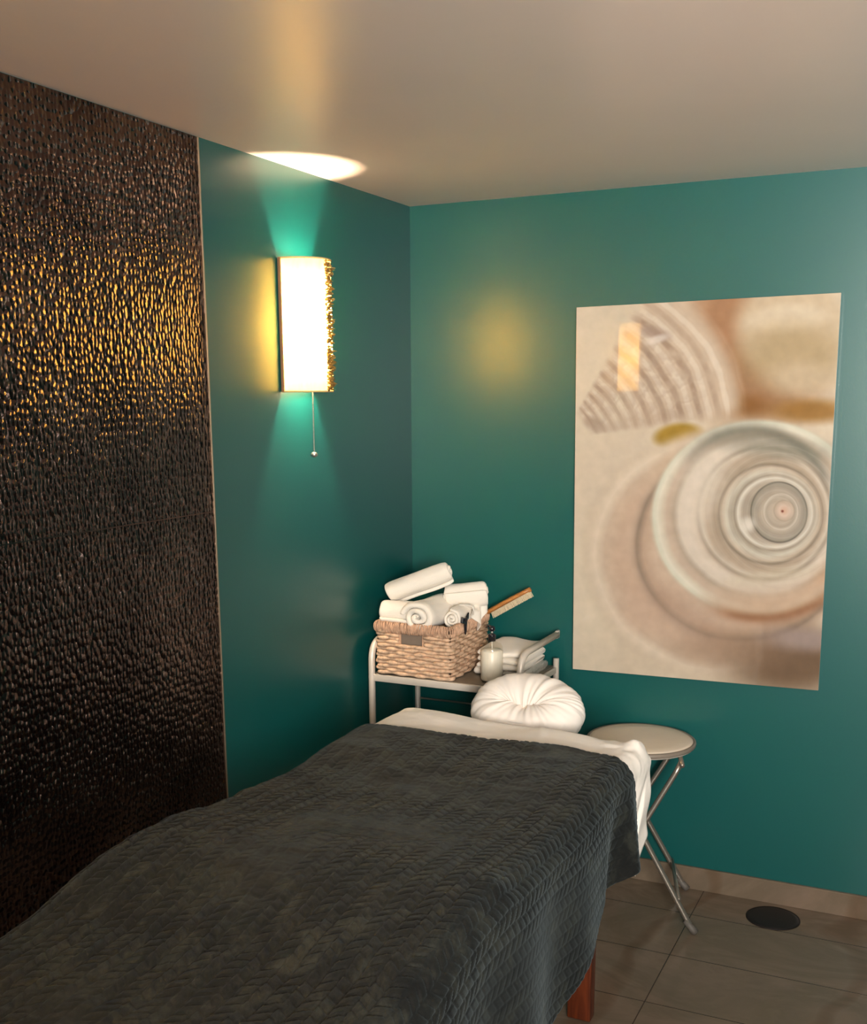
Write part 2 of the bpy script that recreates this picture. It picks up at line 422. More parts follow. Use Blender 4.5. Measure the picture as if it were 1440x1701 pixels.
# ------------------------------------------------------------ face cradle with fitted cover
fc = thing('face_cradle', 'puffy white ring-shaped face cushion at the head of the massage table', 'face cradle', (.765, -.74, .85))
def torus_cover(cx, cy, cz, Rx, Ry, r, tilt):
    nu, nv = 180, 48; vs = []; fs = []
    Mx = Matrix.Translation((cx, cy, cz)) @ Matrix.Rotation(tilt, 4, 'X')
    for i in range(nu):
        u = 2*PI*i/nu
        lump = noise.noise(Vector((math.cos(u)*2, math.sin(u)*2, 5)))
        rr = r*(1+.10*lump) * (1 - .14*math.exp(-((u-1.5*PI)/.28)**2))
        for k in range(nv):
            v = 2*PI*k/nv
            inner = .5-.5*math.cos(v)            # 0 outside, 1 inside
            wv = math.sin(u*13+4*lump)*.6 + math.sin(u*29+1.3)*.3
            w = .0042*wv*(.15+inner) + .0045*noise.noise(Vector((u*6, v*1.2, 2)))
            # gathered elastic at the outer right
            w += .004*math.sin(u*60)*math.exp(-((u-.15)/.35)**2)*math.exp(-((v-PI*.12)/.7)**2)
            rad = rr+w
            x = math.cos(u)*(Rx+rad*math.cos(v)*1.0); y = math.sin(u)*(Ry+rad*math.cos(v)); z = rad*math.sin(v)*.98
            vs.append(Mx @ Vector((x, y, z)))
    for i in range(nu):
        for k in range(nv):
            fs.append((i*nv+k, ((i+1) % nu)*nv+k, ((i+1) % nu)*nv+(k+1) % nv, i*nv+(k+1) % nv))
    return vs, fs
cv, cf = torus_cover(.728, -.705, .797, .106, .055, .073, math.radians(42))
MB().add(cv, cf).build('cushion', CRADLEM, fc)
MB().lathe([(.06, 0), (.10, .004), (.10, .008), (.05, .012), (.001, .012)], 40, (.728, -.705, .785)).build('cover_centre', CRADLEM, fc)
MB().box((.63, -.80, .722), (.85, -.62, .734), .004).build('platform', CHERRY, fc)
for sx in (.66, .82):
    MB().tube([(sx, -.67, .718), (sx, -.96, .68)], .008).build('support_rod', METAL, fc)

# ------------------------------------------------------------ stool
SX, SY, SZ = .955, -.20, .60
st = thing('folding_stool', 'round cream-topped folding stool with crossed grey metal legs between table and wall', 'stool', (SX, SY, 0))
MB().lathe([(.001, -.026), (.150, -.026), (.176, -.020), (.180, -.010)], 72, (SX, SY, SZ)).build('seat_base', SILVERPAINT, st)
MB().lathe([(.174, -.018), (.182, -.014), (.1835, -.008), (.182, -.002), (.176, .0005), (.172, -.002), (.172, -.018)], 72, (SX, SY, SZ)).build('seat_rim', SEATRIM, st)
MB().lathe([(.001, .002), (.12, .003), (.160, .0025), (.172, -.001), (.175, -.006), (.175, -.016)], 72, (SX, SY, SZ)).build('seat', SEATM, st)
RL = .0092
LA = math.radians(17); ca_, sa_ = math.cos(LA), math.sin(LA)
def sp(x, y, z): return (SX+x*ca_-y*sa_, SY+x*sa_+y*ca_, z)
def leg(p, name='leg'):
    l = MB().tube([sp(*q) for q in p], RL).build(name, STOOLM, st)
    q = Vector(sp(*p[-1])); d = (q-Vector(sp(*p[-2]))).normalized()
    MB().tube([q-d*.050, q-d*.01, q+d*.004], [RL+.001, RL+.003, RL+.003]).build('foot_cap', RUBBER, l)
    return l
xo, xi = .186, -.125
yf, yb = -.215, .125
for y in (yf, yb):
    leg([(xi, y*.72-.01, SZ-.030), (xi+.018, y*.72-.01, SZ-.070), (xo-.012, y, .022), (xo, y, .008)])
for y in (yf+.022, yb-.022):
    leg([(-xi, y*.72-.01, SZ-.030), (-xi-.018, y*.72-.01, SZ-.070), (-xo+.012, y, .022), (-xo, y, .008)])
for x in (xo-.055, -xo+.055):
    MB().tube([sp(x, yf+.005, .115), sp(x, yb-.005, .115)], .0065).build('crossbar', STOOLM, st)
for x in (xi, -xi):
    MB().tube([sp(x, yf*.72-.03, SZ-.031), sp(x, yb*.72+.02, SZ-.031)], .008).build('seat_bracket', STOOLM, st)
MB().tube([sp(.0, yf*.9, .315), sp(.0, yb*.9, .315)], .006).build('pivot_rod', STOOLM, st)

# ------------------------------------------------------------ trolley
CX0, CX1, CY0, CY1, CZ = .045, .600, -.425, -.055, .785
tr_ = thing('metal_trolley', 'silver metal trolley in the corner carrying the wicker basket of towels', 'trolley', ((CX0+CX1)/2, (CY0+CY1)/2, 0))
for x in (CX0, CX1):
    pts = arc_pts((x, CY0, .02), (x, CY0, .900), (x, CY1-.0, .900), .075, 10)
    MB().tube(pts, .0120, 14).build('side_tube', SILVERPAINT, tr_)
    e = MB().box((x-.006, CY1-.010, .885), (x+.006, CY1+.022, .915), .005); e.build('handle_tab', SILVERPAINT, tr_)
    MB().tube([(x, CY1, .02), (x, CY1, .813)], .0105, 14).build('rear_post', SILVERPAINT, tr_)
    for y in (CY0, CY1): MB().tube([(x, y, 0.001), (x, y, .03)], [.016, .013]).build('foot_cap', RUBBER, tr_)
MB().box((CX0+.008, CY0+.004, CZ-.010), (CX1-.008, CY1+.0, CZ), .001).build('top_shelf', SHELFM, tr_)
rail = MB().box((CX0, CY0-.006, CZ-.026), (CX1, CY0+.004, CZ-.001), .002).box((CX0, CY1-.004, CZ-.026), (CX1, CY1+.006, CZ-.001), .002)
rail.box((CX0-.004, CY0, CZ-.024), (CX0+.006, CY1, CZ-.003), .002).box((CX1-.006, CY0, CZ-.024), (CX1+.004, CY1, CZ-.003), .002)
sharp(rail.build('shelf_rail', SILVERPAINT, tr_))
MB().tube([(CX0, CY1+.0, .605), (CX1, CY1, .605)], .0040, 8).build('rear_wire', METAL, tr_)
MB().box((CX0+.008, CY0, .30), (CX1-.008, CY1, .31), .001).build('lower_shelf', SHELFM, tr_)

# ------------------------------------------------------------ wicker basket
BX0, BX1, BY0, BY1, BZ0, BZ1 = .056, .357, -.432, -.085, CZ+.001, .972
bk = thing('wicker_basket', 'whitewashed wicker basket full of rolled white towels on the trolley', 'basket', ((BX0+BX1)/2, (BY0+BY1)/2, BZ0))
def rrect(x0, x1, y0, y1, r, step):
    pts = []
    for (cx, cy, a0) in ((x1-r, y0+r, -PI/2), (x1-r, y1-r, 0), (x0+r, y1-r, PI/2), (x0+r, y0+r, PI)):
        for k in range(4): a = a0+PI/2*k/3; pts.append(Vector((cx+r*math.cos(a), cy+r*math.sin(a), 0)))
    out = []
    for i in range(len(pts)):
        p, q = pts[i], pts[(i+1) % len(pts)]; n = max(1, int((q-p).length/step))
        for k in range(n): out.append(p.lerp(q, k/n))
    return out
# inner wall and bottom
inn = MB(); w = .007; o_ = .011
hx0, hx1, hz0, hz1 = .158, .240, .898, .940
inn.box((BX0+o_, BY0+o_, BZ0+.004), (hx0, BY0+o_+w, BZ1-.012)).box((hx1, BY0+o_, BZ0+.004), (BX1-o_, BY0+o_+w, BZ1-.012))
MB().box((hx0-.012, BY0+.026, hz0-.012), (hx1+.012, BY0+.029, hz1+.012)).build('handle_lining', simple('taupe_lining', (.20, .155, .12, 1), .9), bk, False)
inn.box((hx0, BY0+o_, BZ0+.004), (hx1, BY0+o_+w, hz0)).box((hx0, BY0+o_, hz1), (hx1, BY0+o_+w, BZ1-.012))
inn.box((BX0+o_, BY1-o_-w, BZ0+.004), (BX1-o_, BY1-o_, BZ1-.012)).box((BX0+o_, BY0+o_, BZ0+.004), (BX0+o_+w, BY1-o_, BZ1-.012))
inn.box((BX1-o_-w, BY0+o_, BZ0+.004), (BX1-o_, BY1-o_, BZ1-.012)).box((BX0+o_, BY0+o_, BZ0+.004), (BX1-o_, BY1-o_, BZ0+.012))
inn.build('inner_wall', WICKD, bk, False)
wv = MB(); rows = 13; z0, z1 = BZ0+.008, BZ1-.030
base = rrect(BX0+.009, BX1-.009, BY0+.009, BY1-.009, .014, .006)
per = sum((base[i]-base[(i+1) % len(base)]).length for i in range(len(base)))
for rI in range(rows):
    z = z0+(z1-z0)*rI/(rows-1); ph = (rI % 2)*PI; s = 0; segs = []; cur = []; rad = []
    for i, p in enumerate(base):
        s += (base[i]-base[i-1]).length if i else 0
        # outward normal from basket centre
        nx = -1 if p.x < BX0+.015 else (1 if p.x > BX1-.015 else 0); ny = -1 if p.y < BY0+.015 else (1 if p.y > BY1-.015 else 0)
        lump = math.sin(s/.036*2*PI*.5+ph) ; nz = noise.noise(Vector((p.x*22, p.y*22, rI*3.7))); nz2 = noise.noise(Vector((p.x*45, p.y*45, rI*1.3+9)))
        off = .0028*lump + .0015*nz
        rr = .0064*(1+.30*nz2+.16*lump)
        q = Vector((p.x+nx*off, p.y+ny*off, z+.0035*nz))
        hole = p.y < BY0+.02 and hx0-.004 < p.x < hx1+.004 and hz0-.004 < z < hz1+.006
        if hole:
            if len(cur) > 1: segs.append((cur, rad))
            cur = []; rad = []
        else: cur.append(q); rad.append(rr)
    if len(segs) == 0: wv.tube(cur, rad, 8, closed=True)
    else:
        first = segs[0]; segs[0] = (cur+first[0], rad+first[1])
        for c, r_ in segs: wv.tube(c, r_, 8)
wv.build('woven_wall', WICK, bk)
rim = MB(); loop = rrect(BX0+.006, BX1-.006, BY0+.006, BY1-.006, .012, .0055)
for i, p in enumerate(loop):
    if i % 1: continue
    q = loop[(i+1) % len(loop)]; d = (q-p).normalized(); nrm = Vector((d.y, -d.x, 0))
    hgt = .018 + .002*random.random(); dep = .0095; tl = random.uniform(-.0022, .0022); jit = random.uniform(-.0015, .002); rr = .0027*random.uniform(.8, 1.15)
    zc = BZ1-.016
    if p.y < BY0+.02 and False: continue
    ring = []
    for k in range(10):
        a = 2*PI*k/10
        ring.append(p + nrm*(-.002+(dep+jit)*math.cos(a)) + d*(tl*math.sin(a)) + Vector((0, 0, zc+hgt*math.sin(a))))
    rim.tube(ring, rr, 6, closed=True)
rim.build('wrapped_rim', WICKD, bk)

# ------------------------------------------------------------ rolled towels
def rolled_towel(name, p0, p1, R, label, squash=.9, turns=3.2, seed=0, group='rolled towels in the wicker basket', start=0.0, flare=0.0, sag=0.0):
    p0, p1 = Vector(p0), Vector(p1); ax = (p1-p0); L = ax.length; ax.normalize()
    ref = Vector((0, 0, 1)); side_ = ax.cross(ref).normalized(); upv = side_.cross(ax)
    n_t = 110; n_l = 36; th = R/(turns+.6)*.86
    outer = []; inner = []
    prof = []
    for i in range(n_t+1):
        t_ = i/n_t; ang = start + turns*2*PI*t_; r = th*.55 + (R-th*.55)*t_
        prof.append((ang, r))
    vs = []; fs = []
    for layer in (0, 1):
        for j in range(n_l+1):
            v = j/n_l; x = (v-.5)*L
            edge = abs(v-.5)*2
            for (ang, r) in prof:
                rr = r - layer*th*1.0
                k = 1-.10*max(0, edge-.86)/.14 + flare*max(0, v-.6)
                nn = noise.noise(Vector((math.cos(ang)*1.2+seed, math.sin(ang)*1.2, x*9+seed)))
                rr = max(.0006, rr*k*(1+.11*nn))
                xe = x + (.010*noise.noise(Vector((ang*.6, seed, 3.3*(1 if v > .5 else -1)))) + .06*(R-r)*(1 if v > .5 else -1))*max(0, edge-.5)*2
                p = (p0+p1)/2 + ax*xe + side_*(math.cos(ang)*rr) + upv*(math.sin(ang)*rr*squash - sag*(edge**2))
                vs.append(p)
    m = n_t+1; off = (n_l+1)*m
    for j in range(n_l):
        for i in range(n_t):
            a_ = j*m+i; fs.append((a_, a_+1, a_+m+1, a_+m)); b_ = off+a_; fs.append((b_, b_+m, b_+m+1, b_+1))
    for i in range(n_t):                       # roll ends
        fs.append((i, off+i, off+i+1, i+1)); a_ = n_l*m+i; fs.append((a_, a_+1, off+a_+1, off+a_))
    for j in range(n_l):
        for i in (0, n_t):
            a_ = j*m+i
            fs.append((a_, a_+m, off+a_+m, off+a_) if i == 0 else (a_, off+a_, off+a_+m, a_+m))
    o = mesh_obj(name, vs, fs, TOWEL)
    o.modifiers.new('soft', 'SUBSURF').levels = 1; o.modifiers['soft'].render_levels = 1
    tag(o, label, 'towel', group)
    return o
rolled_towel('rolled_towel', (.070, -.335, 1.056), (.272, -.255, 1.140), .048, 'rolled white towel lying tilted on top of the basket pile', .95, 2.6, 1.0, start=1.0)
rolled_towel('rolled_towel', (.066, -.372, 1.000), (.190, -.365, 1.000), .056, 'rolled white towel at the wall side of the basket, under the tilted one', .95, 2.6, 4.0, start=2.2)
rolled_towel('rolled_towel', (.222, -.428, .998), (.225, -.16, .990), .074, 'rolled white towel whose coiled end faces out over the basket front', .80, 2.4, 7.0, start=.5)
rolled_towel('rolled_towel', (.245, -.235, 1.046), (.380, -.180, 1.060), .052, 'rolled white towel on the side of the basket next to the brush', 1.0, 2.8, 11.0, start=1.6)
rolled_towel('rolled_towel', (.316, -.345, .985), (.318, -.105, .990), .042, 'rolled white towel low along the basket side behind the black clip', 1.0, 2.8, 15.0, start=3.0)

# small white cloth hanging over the rim
vs = []; fs = []; nu, nv = 26, 22
for j in range(nv+1):
    for i in range(nu+1):
        u = i/nu; v = j/nv
        y = -.305 + u*.15
        dr = v*(.055 + .03*math.exp(-((u-.55)/.10)**2) - .028*abs(u-.5)*2)
        x = .325 + .046*min(1, v*3) + .010*math.sin(u*16+v*2)*(.3+v)
        z = 1.018 + .012*math.sin(u*9+1) - max(0, v-.25)*1.33*dr/max(v, .01)*1.05
        vs.append((x, y, z)); 
for j in range(nv):
    for i in range(nu):
        a_ = j*(nu+1)+i; fs.append((a_, a_+1, a_+nu+2, a_+nu+1))
cl = mesh_obj('face_cloth', vs, fs, TOWEL); s_ = cl.modifiers.new('t', 'SOLIDIFY'); s_.thickness = .004
cl.modifiers.new('s', 'SUBSURF').render_levels = 1
tag(cl, 'crumpled white cloth with a pointed corner hanging over the basket side', 'cloth')

# black claw clip on the rim
hc = thing('hair_clip', 'small shiny black clip hooked over the basket corner', 'hair clip', (.368, -.345, .975))
vs2 = [(0, 0, 0), (.000, .052, .004), (.000, .046, -.018), (.000, .034, -.022), (.000, .027, -.060), (.000, .021, -.020), (.000, .002, -.016)]
outl = [(-.374, 1.004), (-.358, .996), (-.340, .997), (-.318, 1.010), (-.322, .990), (-.335, .982), (-.340, .948), (-.346, .936), (-.350, .956), (-.352, .974), (-.372, .980), (-.380, .984)]
vs = [(.372, y, z) for y, z in outl]+[(.366, y, z) for y, z in outl]; n = len(outl)
fs = [tuple(range(n)), tuple(range(2*n-1, n-1, -1))]+[(i, i+n, (i+1) % n+n, (i+1) % n) for i in range(n)]
o = MB().add(vs, fs).build('clip_jaw', BLACKP, hc, False); bv = o.modifiers.new('b', 'BEVEL'); bv.width = .0012; bv.segments = 2
MB().ball((.374, -.350, .990), .008, (.6, 1.2, .8)).build('clip_spring', BLACKP, hc)

# wooden brush
br = thing('bath_brush', 'pale wooden brush with cream bristles sticking out behind the basket', 'brush', (.40, -.11, .97))
b0, b1 = Vector((.365, -.105, .965)), Vector((.520, -.100, 1.058)); d = (b1-b0); L = d.length; d.normalize()
Mb = Matrix.Translation(b0) @ Matrix(((d.x, 0, -d.z, 0), (d.y, 1, 0, 0), (d.z, 0, d.x, 0), (0, 0, 0, 1)))
prof = MB(); pts = []; rad = []
for i in range(25):
    t_ = i/24; x = -.06+(L+.06)*t_; w_ = .020*math.sqrt(max(.02, 1-(2*abs(t_-.58)/.86)**4)) if t_ > .3 else .010+.010*t_/.3
    pts.append(Mb @ Vector((x, 0, .010+.003*math.sin(t_*PI)))); rad.append(w_)
bb = MB(); k0 = len(bb.v)
# flattened body: ring sections
vs = []; fs = []; nn = 16
for p_, r_ in zip(pts, rad):
    for k in range(nn):
        a_ = 2*PI*k/nn; vs.append(p_ + (Mb.to_3x3() @ Vector((0, math.cos(a_)*r_, math.sin(a_)*.0085))))
for i in range(24):
    for k in range(nn): fs.append((i*nn+k, i*nn+(k+1) % nn, (i+1)*nn+(k+1) % nn, (i+1)*nn+k))
fs += [tuple(range(nn))[::-1], tuple(24*nn+k for k in range(nn))]
bb.add(vs, fs).build('brush_back', BEECH, br)
bs = MB()
for i in range(30):
    for j in range(7):
        x = .012+ (L-.022)*i/29; y = -.015+.030*j/6
        q = Mb @ Vector((x, y, .004)); e = Mb @ Vector((x+random.uniform(-.002, .002), y*1.1, -.017+random.uniform(-.001, .001)))
        bs.tube([q, e], [.0011, .0014], 5)
o = bs.build('bristles', BRISTLE, br, False); o['kind'] = 'stuff'
MB().box((-.075, -.010, .004), (-.01, .010, .014), .003, Mb).build('handle', RUBBER, br)

# pump bottle
PXb, PYb = .470, -.352
pb = thing('pump_bottle', 'clear plastic pump bottle of white lotion with black pump head', 'bottle', (PXb, PYb, CZ))
bp = [(.001, 0), (.034, 0), (.038, .004), (.0385, .012), (.0385, .104), (.037, .118), (.031, .128), (.016, .134), (.0125, .137), (.0125, .144)]
MB().lathe([(r_*1.0, z) for r_, z in bp], 48, (PXb, PYb, CZ+.0015)).build('bottle_body', CLEAR, pb)
lp = [(.001, .003), (.034, .003), (.0372, .008), (.0372, .103), (.034, .108), (.020, .111), (.001, .112)]
MB().lathe(lp, 48, (PXb, PYb, CZ+.0015)).build('lotion', LOTION, pb)
MB().lathe([(.001, 0), (.0125, 0), (.0125, .016), (.0135, .016), (.0135, .022), (.008, .025), (.001, .026)], 24, (PXb, PYb, CZ+.140)).build('collar', BLACKP, pb)
MB().lathe([(.001, 0), (.0042, 0), (.0042, .012), (.001, .012)], 16, (PXb, PYb, CZ+.164)).build('pump_stem', METAL, pb)
hd = MB().lathe([(.001, 0), (.0075, .0), (.0105, .005), (.010, .013), (.006, .017), (.001, .018)], 24, (PXb, PYb, CZ+.174))
hd.tube([(PXb, PYb, CZ+.186), (PXb-.018, PYb+.012, CZ+.189), (PXb-.030, PYb+.020, CZ+.181)], [.0055, .0045, .003], 10)
hd.build('pump_head', BLACKP, pb)
MB().tube([(PXb, PYb, CZ+.14), (PXb+.004, PYb, CZ+.01)], .0018, 8).build('dip_tube', LOTION, pb)

# folded towel and plastic bag on the trolley
def folded(name, x0, x1, y0, y1, z0, layers, th, mat, seed, amp=.004):
    mb = MB()
    for i in range(layers):
        z = z0+i*th*.9; xs = x0+.004*noise.noise(Vector((i, seed, 0))); 
        nx_, ny_ = 30, 24; prof_n = 20; vs = []; fs = []
        # rounded pillow box by superellipse cross-section swept along x
        for a_ in range(nx_+1):
            u = a_/nx_; x = xs+(x1-x0)*u; e = max(0, abs(u-.5)*2-.9)/.1
            hh = th*.52*(1-.35*e*e)
            for k in range(prof_n):
                an = 2*PI*k/prof_n; c_, s_ = math.cos(an), math.sin(an)
                sx = math.copysign(abs(c_)**.35, c_); sz = math.copysign(abs(s_)**.7, s_)
                y = (y0+y1)/2+(y1-y0)/2*sx*(1-.03*e); zz = z+th*.5+hh*sz
                n_ = noise.noise(Vector((x*14+seed, y*14, i*2.1)))
                vs.append((x+amp*noise.noise(Vector((y*20, zz*30, seed))), y+amp*n_, zz+amp*1.2*n_*(1 if i else .3)))
        for a_ in range(nx_):
            for k in range(prof_n): fs.append((a_*prof_n+k, (a_+1)*prof_n+k, (a_+1)*prof_n+(k+1) % prof_n, a_*prof_n+(k+1) % prof_n))
        fs += [tuple(range(prof_n)), tuple((nx_*prof_n+k) for k in range(prof_n))[::-1]]
        mb.add(vs, fs)
    return mb.build(name, mat)
ft = folded('folded_towel', .405, .572, -.330, -.090, CZ+.030, 3, .026, TOWEL, 2.0, .006)
tag(ft, 'folded cream-white towel lying behind the pump bottle on the trolley', 'towel')
bag = folded('plastic_bag', .500, .582, -.345, -.085, CZ+.001, 1, .032, BAG, 5.0, .006)
tag(bag, 'crinkled clear plastic bag under the folded towel on the trolley', 'bag')
ft2 = folded('folded_cloth', .380, .495, -.300, -.09, CZ+.001, 1, .030, TOWEL, 9.0, .004)
tag(ft2, 'small folded white cloth flat on the shelf beneath the folded towel', 'cloth')

# ------------------------------------------------------------ wall sconces
def make_sconce():
    y0 = -.792; zb, zt = 1.755, 2.138; R = .095; DP = .108
    s = thing('wall_sconce', 'glowing yellow half-round wall sconce with beaded strip and pull chain beside the corner', 'wall lamp', (0, y0, zb), 'pull-chain wall sconces')
    MB().box((0.001, y0-.092, zb+.002), (.007, y0+.092, zt-.002), .001).build('back_plate', WHITEMET, s)
    vs = []; fs = []; n = 40; m = 2
    for j in range(m):
        z = zb+(zt-zb)*j/(m-1)
        for k in range(n+1):
            a = -PI/2+PI*k/n; vs.append((.004+DP*math.cos(a), y0+R*math.sin(a), z))
    for j in range(m-1):
        for k in range(n): fs.append((j*(n+1)+k, j*(n+1)+k+1, (j+1)*(n+1)+k+1, (j+1)*(n+1)+k))
    MB().add(vs, fs).build('shade', SHADE, s)
    hm = simple('linen_binding', (.6, .42, .2, 1), .7)
    for z in (zb, zt):
        hoop = MB(); hoop.tube([(.004+DP*math.cos(-PI/2+PI*k/30), y0+R*math.sin(-PI/2+PI*k/30), z) for k in range(31)], .0022, 8)
        hoop.build('shade_hoop', hm, s)
    for sy in (-1, 1):
        MB().box((.002, y0+sy*R-.003, zb), (.012, y0+sy*R+.003, zt), .001).build('side_binding', simple('brown_binding', (.25, .13, .06, 1), .6), s)
    bd = MB(); rnd = random.Random(3)
    for i in range(260):                        # strip of spiky golden chips down the middle
        z = zb+.004+(zt-zb-.008)*rnd.random(); yy = y0+rnd.uniform(-.013, .013)
        L_ = rnd.uniform(.008, .021); dz = rnd.uniform(-.008, .008); dy = rnd.uniform(-.009, .009); x = .111
        bd.tube([(x, yy, z), (x+L_*.6, yy+dy*.6, z+dz*.6), (x+L_, yy+dy, z+dz)], [.0012, .0026, .0005], 5)
    for i in range(120):
        z = zb+.004+(zt-zb-.008)*rnd.random(); yy = y0+rnd.uniform(-.012, .012)
        bd.ball((.113+rnd.uniform(0, .006), yy, z), rnd.uniform(.003, .005), (1, 1, 1), 7, 5)
    o = bd.build('beaded_strip', BEADM, s, False); o['kind'] = 'stuff'
    sk = MB().tube([(.006, y0, 1.944), (.020, y0, 1.944)], .016).tube([(.020, y0, 1.944), (.026, y0, 1.944)], .012)
    sk.build('socket', WHITEMET, s)
    b_ = MB().ball((.055, y0, 1.944), .030, (1, 1, 1.0), 24, 14)
    b_.build('bulb', BULBM, s)
    for zd in (zb+.012, zt-.012):  # added caps, unseen, that soften the bulb's light at both ends
        vv_ = [(.008, y0-R+.004, zd)]+[(.004+(DP-.004)*math.cos(-PI/2+PI*k/24), y0+(R-.004)*math.sin(-PI/2+PI*k/24), zd) for k in range(1, 24)]+[(.008, y0+R-.004, zd)]
        MB().add(vv_, [tuple(range(25))]).build('added_diffuser', FROST, s, False)
    cy = y0-.036; cx = .074
    ch = MB()
    ch.tube([(.006, y0-.06, 1.80), (cx*.6, y0-.055, 1.795), (cx, cy, 1.80)], .0015, 6)
    z = 1.80
    while z > 1.575:
        ch.ball((cx, cy, z), .0026, (1, 1, 1), 8, 6); z -= .0048
    ch.build('pull_chain', METAL, s)
    MB().ball((cx, cy, 1.567), .0105, (1, 1, .8)).build('chain_pull', METAL, s)
    return s
def copy_tree(o, parent=None):
    c = o.copy(); COL.objects.link(c)
    if parent is not None: c.parent = parent; c.matrix_parent_inverse = o.matrix_parent_inverse
    for ch in list(o.children): copy_tree(ch, c)
    return c
sc1 = make_sconce()
kids = list(sc1.children)
sc2 = copy_tree(sc1)
sc2.location.y += (-2.85+.792)
sc2['label'] = 'glowing half-round wall sconce past the bronze tiles, seen mirrored in the shell picture'

# ------------------------------------------------------------ floor cover
fd = thing('floor_vent_cover', 'round black cover set in the marble floor near the wall', 'floor cover', (1.412, -.128, 0))
MB().lathe([(.001, .006), (.070, .006), (.078, .005), (.084, .002), (.086, 0.0005)][::-1], 64, (1.412, -.128, .0)).build('disc', DARKM, fd)
MB().lathe([(.0845, .0003), (.088, .003), (.0885, .0003)], 64, (1.412, -.128, .0)).build('outer_ring', DARKM, fd)

# ------------------------------------------------------------ shell picture
AX0, AX1, AZ1, AZ0 = .6465, 1.4867, 2.033, .779
AW, AH = AX1-AX0, AZ1-AZ0
def homography(src, dst):
    M = []
    for (x, y), (u, v) in zip(src, dst):
        M.append([x, y, 1, 0, 0, 0, -u*x, -u*y, -u]); M.append([0, 0, 0, x, y, 1, -v*x, -v*y, -v])
    return np.linalg.svd(np.array(M))[2][-1].reshape(3, 3)
HM = homography([(0, 0), (1, 0), (1, 1), (0, 1)], [(133, 120), (1147, 57), (1052, 1578), (113, 1500)])
def lin(c):
    c = np.array(c, float)/255; return np.where(c <= .04045, c/12.92, ((c+.055)/1.055)**2.4)
def paint(u, v):
    q = HM @ np.stack([u.ravel(), v.ravel(), np.ones(u.size)]); x = q[0]/q[2]; y = q[1]/q[2]
    n1 = lownoise(x/100, y/100, .6, 4.0, 4, .08); n2 = lownoise(x/100, y/100, 2.5, 7.0, 3, .05)
    img = np.empty((x.size, 3)); img[:] = (214, 200, 180)
    def mix(col, m):
        img[:] = img*(1-m[:, None]) + np.array(col, float)*m[:, None]
    def blob(cx, cy, rx, ry, soft, col, k=1.0, ang=0):
        ca, sa = math.cos(ang), math.sin(ang); dx, dy = x-cx, y-cy
        d = np.hypot((dx*ca+dy*sa)/rx, (-dx*sa+dy*ca)/ry)
        mix(col, k*sstep(1+soft, 1-soft, d))
    # blurred backdrop
    blob(150, 900, 130, 900, .6, (224, 212, 192), .9)
    blob(760, 210, 150, 260, .5, (168, 128, 98), .95, -.5)
    blob(830, 420, 210, 130, .7, (158, 122, 92), .9)
    blob(960, 190, 215, 190, .22, (204, 186, 160), .95)
    blob(930, 160, 150, 55, .4, (222, 208, 186), .7, -.1)
    blob(960, 300, 190, 120, .5, (178, 158, 124), .8)
    blob(985, 385, 120, 60, .6, (200, 182, 156), .8)
    blob(1030, 510, 150, 42, .6, (150, 110, 58), .85)
    blob(790, 492, 75, 38, .8, (138, 98, 60), .9)
    # upper left ribbed shell
    tx, ty = 165, 560; axx, axy = .83, -.55
    s = (x-tx)*axx+(y-ty)*axy; w = -(x-tx)*axy+(y-ty)*axx
    w2 = w/(52+.46*s.clip(0)); bend = s + .0018*(w**2)*.55
    m = sstep(1.15, .85, abs(w2))*sstep(-20, 25, bend)*sstep(640, 560, bend)
    mix((206, 188, 168), m*.95)
    ph = np.sqrt(np.clip(bend, 0, 1e9)+40)*1.35 + .35*n1
    st_ = .5+.5*np.sin(ph*2*PI*.42)
    mix((150, 128, 112), m*sstep(.55, 1.0, st_)*(.50+.45*np.clip(n2, -1, 1))*sstep(620, 420, bend))
    mix((228, 216, 202), m*sstep(.35, .02, st_)*.6)
    mix((138, 116, 100), m*sstep(.35, .9, w2)*.30*sstep(500, 200, bend))
    rb = .5+.5*np.sin(w*.10+n2*5)
    mix((170, 150, 134), m*rb*.30*sstep(560, 300, bend))
    blob(430, 215, 60, 22, .6, (160, 140, 130), .6, .3); blob(440, 240, 40, 14, .6, (232, 222, 214), .7, -.3)
    blob(200, 565, 40, 22, .6, (140, 120, 106), .7, .4)
    # ochre gap
    blob(300, 800, 190, 260, .8, (214, 200, 182), .8)
    blob(522, 610, 92, 48, .28, (166, 134, 58), .95, -.12)
    # outer body of the spiral shell
    def ring(cx, cy, rx, ry, soft, stops, ang=0.0):
        ca, sa = math.cos(ang), math.sin(ang); dx, dy = x-cx, y-cy
        d = np.hypot((dx*ca+dy*sa)/rx, (-dx*sa+dy*ca)/ry)
        mk = sstep(1+soft, 1-soft, d)
        ps = [p_ for p_, c_ in stops]; cs = np.array([c_ for p_, c_ in stops], float)
        dd = d + .012*n1
        col = np.stack([np.interp(dd, ps, cs[:, i]) for i in range(3)], 1)
        img[:] = img*(1-mk[:, None]) + col*mk[:, None]
    ring(690, 1062, 528, 470, .06, [(.76, (204, 180, 160)), (.86, (206, 186, 166)), (.93, (226, 212, 194)), (1.0, (212, 196, 176)), (1.06, (196, 180, 158))])
    blob(380, 1290, 90, 60, .9, (206, 180, 160), .6, .6)
    ring(762, 1020, 418, 382, .06, [(.80, (208, 186, 166)), (.90, (194, 170, 150)), (.965, (150, 134, 120)), (1.0, (176, 158, 142)), (1.06, (198, 178, 160))])
    blob(560, 690, 130, 60, .9, (204, 182, 158), .9, -.6)
    ring(830, 922, 415, 377, .03, [(.76, (192, 172, 154)), (.86, (204, 186, 168)), (.94, (228, 224, 208)), (.98, (216, 216, 200)), (1.03, (190, 176, 158))])
